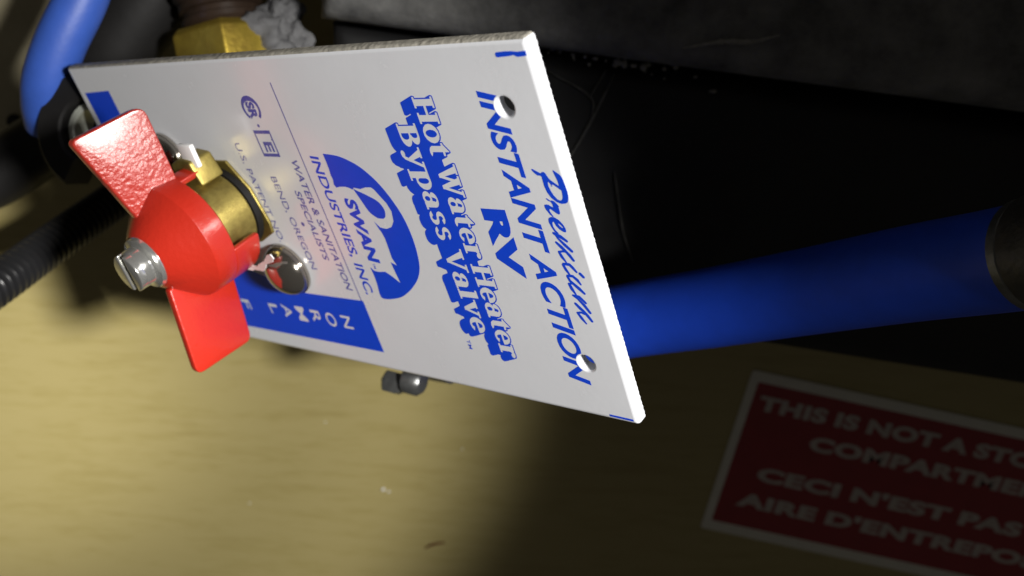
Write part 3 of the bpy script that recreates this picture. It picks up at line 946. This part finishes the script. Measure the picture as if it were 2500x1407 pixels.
jacket = slab('heater_jacket', [(-0.052, 0.0250, 0), (0.34, -0.030, 0), (0.34, 0.052, 0), (-0.0475, 0.1028, 0)], 0.0005, 0.060, M_FILM, 0.0007, (170, 60), 3, 'crinkled black plastic heater jacket filling the dark right side above the blue hose', 'heater')
cover = slab('foam_cover', [(-0.0475, 0.1050, 0), (0.34, 0.0585, 0), (0.36, 0.26, 0), (-0.0250, 0.30, 0)], 0.0005, 0.075, M_FOAM, 0.0012, (190, 110), 8, 'dusty black foam cover along the top edge above the plate', 'foam cover', 0.008)


def strip(name, pts, wd, m, parent, label=None, z=0.0):
    mb = MB()
    pts = spline(pts, 8)
    n = len(pts)
    vv, ff = [], []
    for i, p in enumerate(pts):
        t = (pts[min(i + 1, n - 1)] - pts[max(i - 1, 0)]).normalized()
        s_ = Vector((-t.y, t.x, 0))
        ww = wd * (0.25 + 0.75 * math.sin(math.pi * (i + 0.5) / n)) * (0.75 + 0.4 * noise.noise(Vector((i * .7, wd * 9000, 2))))
        for x, zz in ((ww, -.0003), (ww * .5, .0003), (-ww * .5, .0003), (-ww, -.0003)):
            vv.append(p + s_ * x + Vector((0, 0, zz + z)))
    for i in range(n - 1):
        for k in range(4):
            ff.append((i * 4 + k, i * 4 + (k + 1) % 4, i * 4 + 4 + (k + 1) % 4, i * 4 + 4 + k))
    ff += [(3, 2, 1, 0), tuple((n - 1) * 4 + k for k in range(4))]
    mb.add(vv, ff)
    o = mb.build(name, m, parent, 60)
    if label: o['label'] = label
    return o


for pts, wd in (([(0.0333, 0.08992, .0604), (0.02683, 0.0759, .0604), (0.0201, 0.0637, .0604)], 0.0007),
                ([(0.0149, 0.09026, .0604), (0.02661, 0.0835, .0604), (0.02738, 0.0771, .0604)], 0.0005),
                ([(0.02661, 0.08351, .0604), (0.031, 0.0910, .0604)], 0.0005),
                ([(0.0344, 0.0616, .0604), (0.0375, 0.0441, .0604), (0.041, 0.0338, .0604)], 0.0005)):
    strip('scuff', pts, wd, M_SCUFF, jacket, z=0.0007)
sl = strip('straw_sliver', [(0.0505, 0.0995, 0.0770), (0.0600, 0.1012, 0.0775), (0.0675, 0.1013, 0.0775), (0.0748, 0.1030, 0.0772)], 0.0009, M_DUST, None)
tag(sl, 'long thin straw coloured sliver lying on the dusty foam cover', 'sliver')
# crumbs caught along the seam
rnd = random.Random(11)
bm = bmesh.new()
spots = [(0.0343, 0.0931, .0010), (0.0360, 0.0927, .0011), (0.0386, 0.0921, .0008), (0.0408, 0.0952, .0017), (0.0412, 0.0919, .0015), (0.0425, 0.0925, .0009), (0.0471, 0.0914, .0009), (0.0489, 0.0940, .0016), (0.0502, 0.0921, .0010),
         (0.0610, 0.0853, .0009), (0.0746, 0.0930, .0009), (0.0280, 0.0940, .0007), (0.0250, 0.0945, .0007), (0.0215, 0.0950, .0006)]
for k in range(16):
    t = rnd.random()
    spots.append((0.014 + 0.042 * t, 0.0955 - 0.0075 * t + rnd.uniform(-.0012, .0012), rnd.uniform(.00025, .0006)))
for x, y, r_ in spots:
    t = bmesh.ops.create_icosphere(bm, subdivisions=2, radius=1.0)
    sx = Vector((rnd.uniform(.7, 1.3), rnd.uniform(.6, 1.1), rnd.uniform(.5, .9)))
    for v in t['verts']:
        k = 1 + 0.6 * noise.noise(v.co * 1.6 + Vector((x * 9000, y * 7000, 0)))
        v.co = Vector((v.co.x * sx.x, v.co.y * sx.y, v.co.z * sx.z)) * r_ * k + Vector((x, y, 0.0598 + r_ * .5))
me = bpy.data.meshes.new('crumbs')
bm.to_mesh(me); bm.free()
tag(link('crumbs', me, M_DUST, None, 60), 'pale crumbs and dust caught along the seam of the black heater', None, None, 'stuff')

# ------------------------------------------------------------------ warning sticker on the wood
SM = Matrix.Translation((0.09207, -0.03054, 0.0)) @ Matrix.Rotation(R(-11.6), 4, 'Z')


def sheet(name, x0, y0, x1, y1, z0, z1, m, parent, rad):
    mb = MB()
    p = []
    for cx, cy, a0 in ((x0 + rad, y0 + rad, 180), (x1 - rad, y0 + rad, 270), (x1 - rad, y1 - rad, 0), (x0 + rad, y1 - rad, 90)):
        for k in range(5):
            a = R(a0 + 22.5 * k)
            p.append((cx + rad * math.cos(a), cy + rad * math.sin(a)))
    n = len(p)
    mb.add([(x, y, z) for z in (z0, z1) for x, y in p], [tuple(range(n)), tuple(range(2 * n - 1, n - 1, -1))] + [(k, (k + 1) % n, n + (k + 1) % n, n + k) for k in range(n)])
    return mb.build(name, m, parent, 30)


stick = sheet('warning_sticker', -0.0008, -0.0732, 0.166, 0, 0.0001, 0.0005, M_STW, None, 0.0012)
stick.matrix_world = SM
tag(stick, 'dark red warning sticker with a pale border stuck on the wood at the lower right', 'sticker')
sheet('red_panel', 0.0026, -0.0686, 0.1626, -0.0044, 0.0005, 0.00055, M_STR, stick, 0.0006)
plate_, plate = plate, stick
ZI_, ZI = ZI, 0.00062
for body_, pre, x0, x1, y in (('THIS IS NOT A STORAGE', 'THIS IS NOT', 5.4, 75.8, -15.9), ('COMPARTMENT', 'COMPARTME', 29.3, 112.5, -28.2),
                              ("CECI N'EST PAS UNE", "CECI N'EST PAS", 14.0, 120.8, -46.3), ("AIRE D'ENTREPOSAGE", "AIRE D'ENTREPO", 9.6, 125.8, -59.2)):
    text(body_, x0, x1, y, 6.3, M_STL, 'pale capitals reading ' + body_, bold=0.052, prefix=pre, space=1.08)
plate, ZI = plate_, ZI_

# ------------------------------------------------------------------ small litter on the wood
sp = strip('wood_splinter', [(-0.0365, -0.1183, 0.0006), (-0.0330, -0.1163, 0.0008), (-0.0280, -0.1150, 0.0006)], 0.0008, M_SPL, None)
tag(sp, 'short brown splinter lying on the pale wood below the plate', 'splinter')
bm = bmesh.new()
for x, y, r_ in ((-0.0529, -0.0904, .0007), (-0.0508, -0.0915, .0005), (-0.075, -0.060, .0003), (-0.02, -0.07, .0003), (-0.11, -0.1, .0003), (-0.005, -0.03, .0004)):
    t = bmesh.ops.create_icosphere(bm, subdivisions=2, radius=r_)
    for v in t['verts']:
        v.co = v.co * (1 + .4 * noise.noise(v.co * 1500)) + Vector((x, y, r_ * .6 if x < .1 else .0208 + .04))
me = bpy.data.meshes.new('dust_specks')
bm.to_mesh(me); bm.free()
tag(link('dust_specks', me, M_WHITE, None, 60), 'tiny white specks of dust scattered on the wood', None, None, 'stuff')
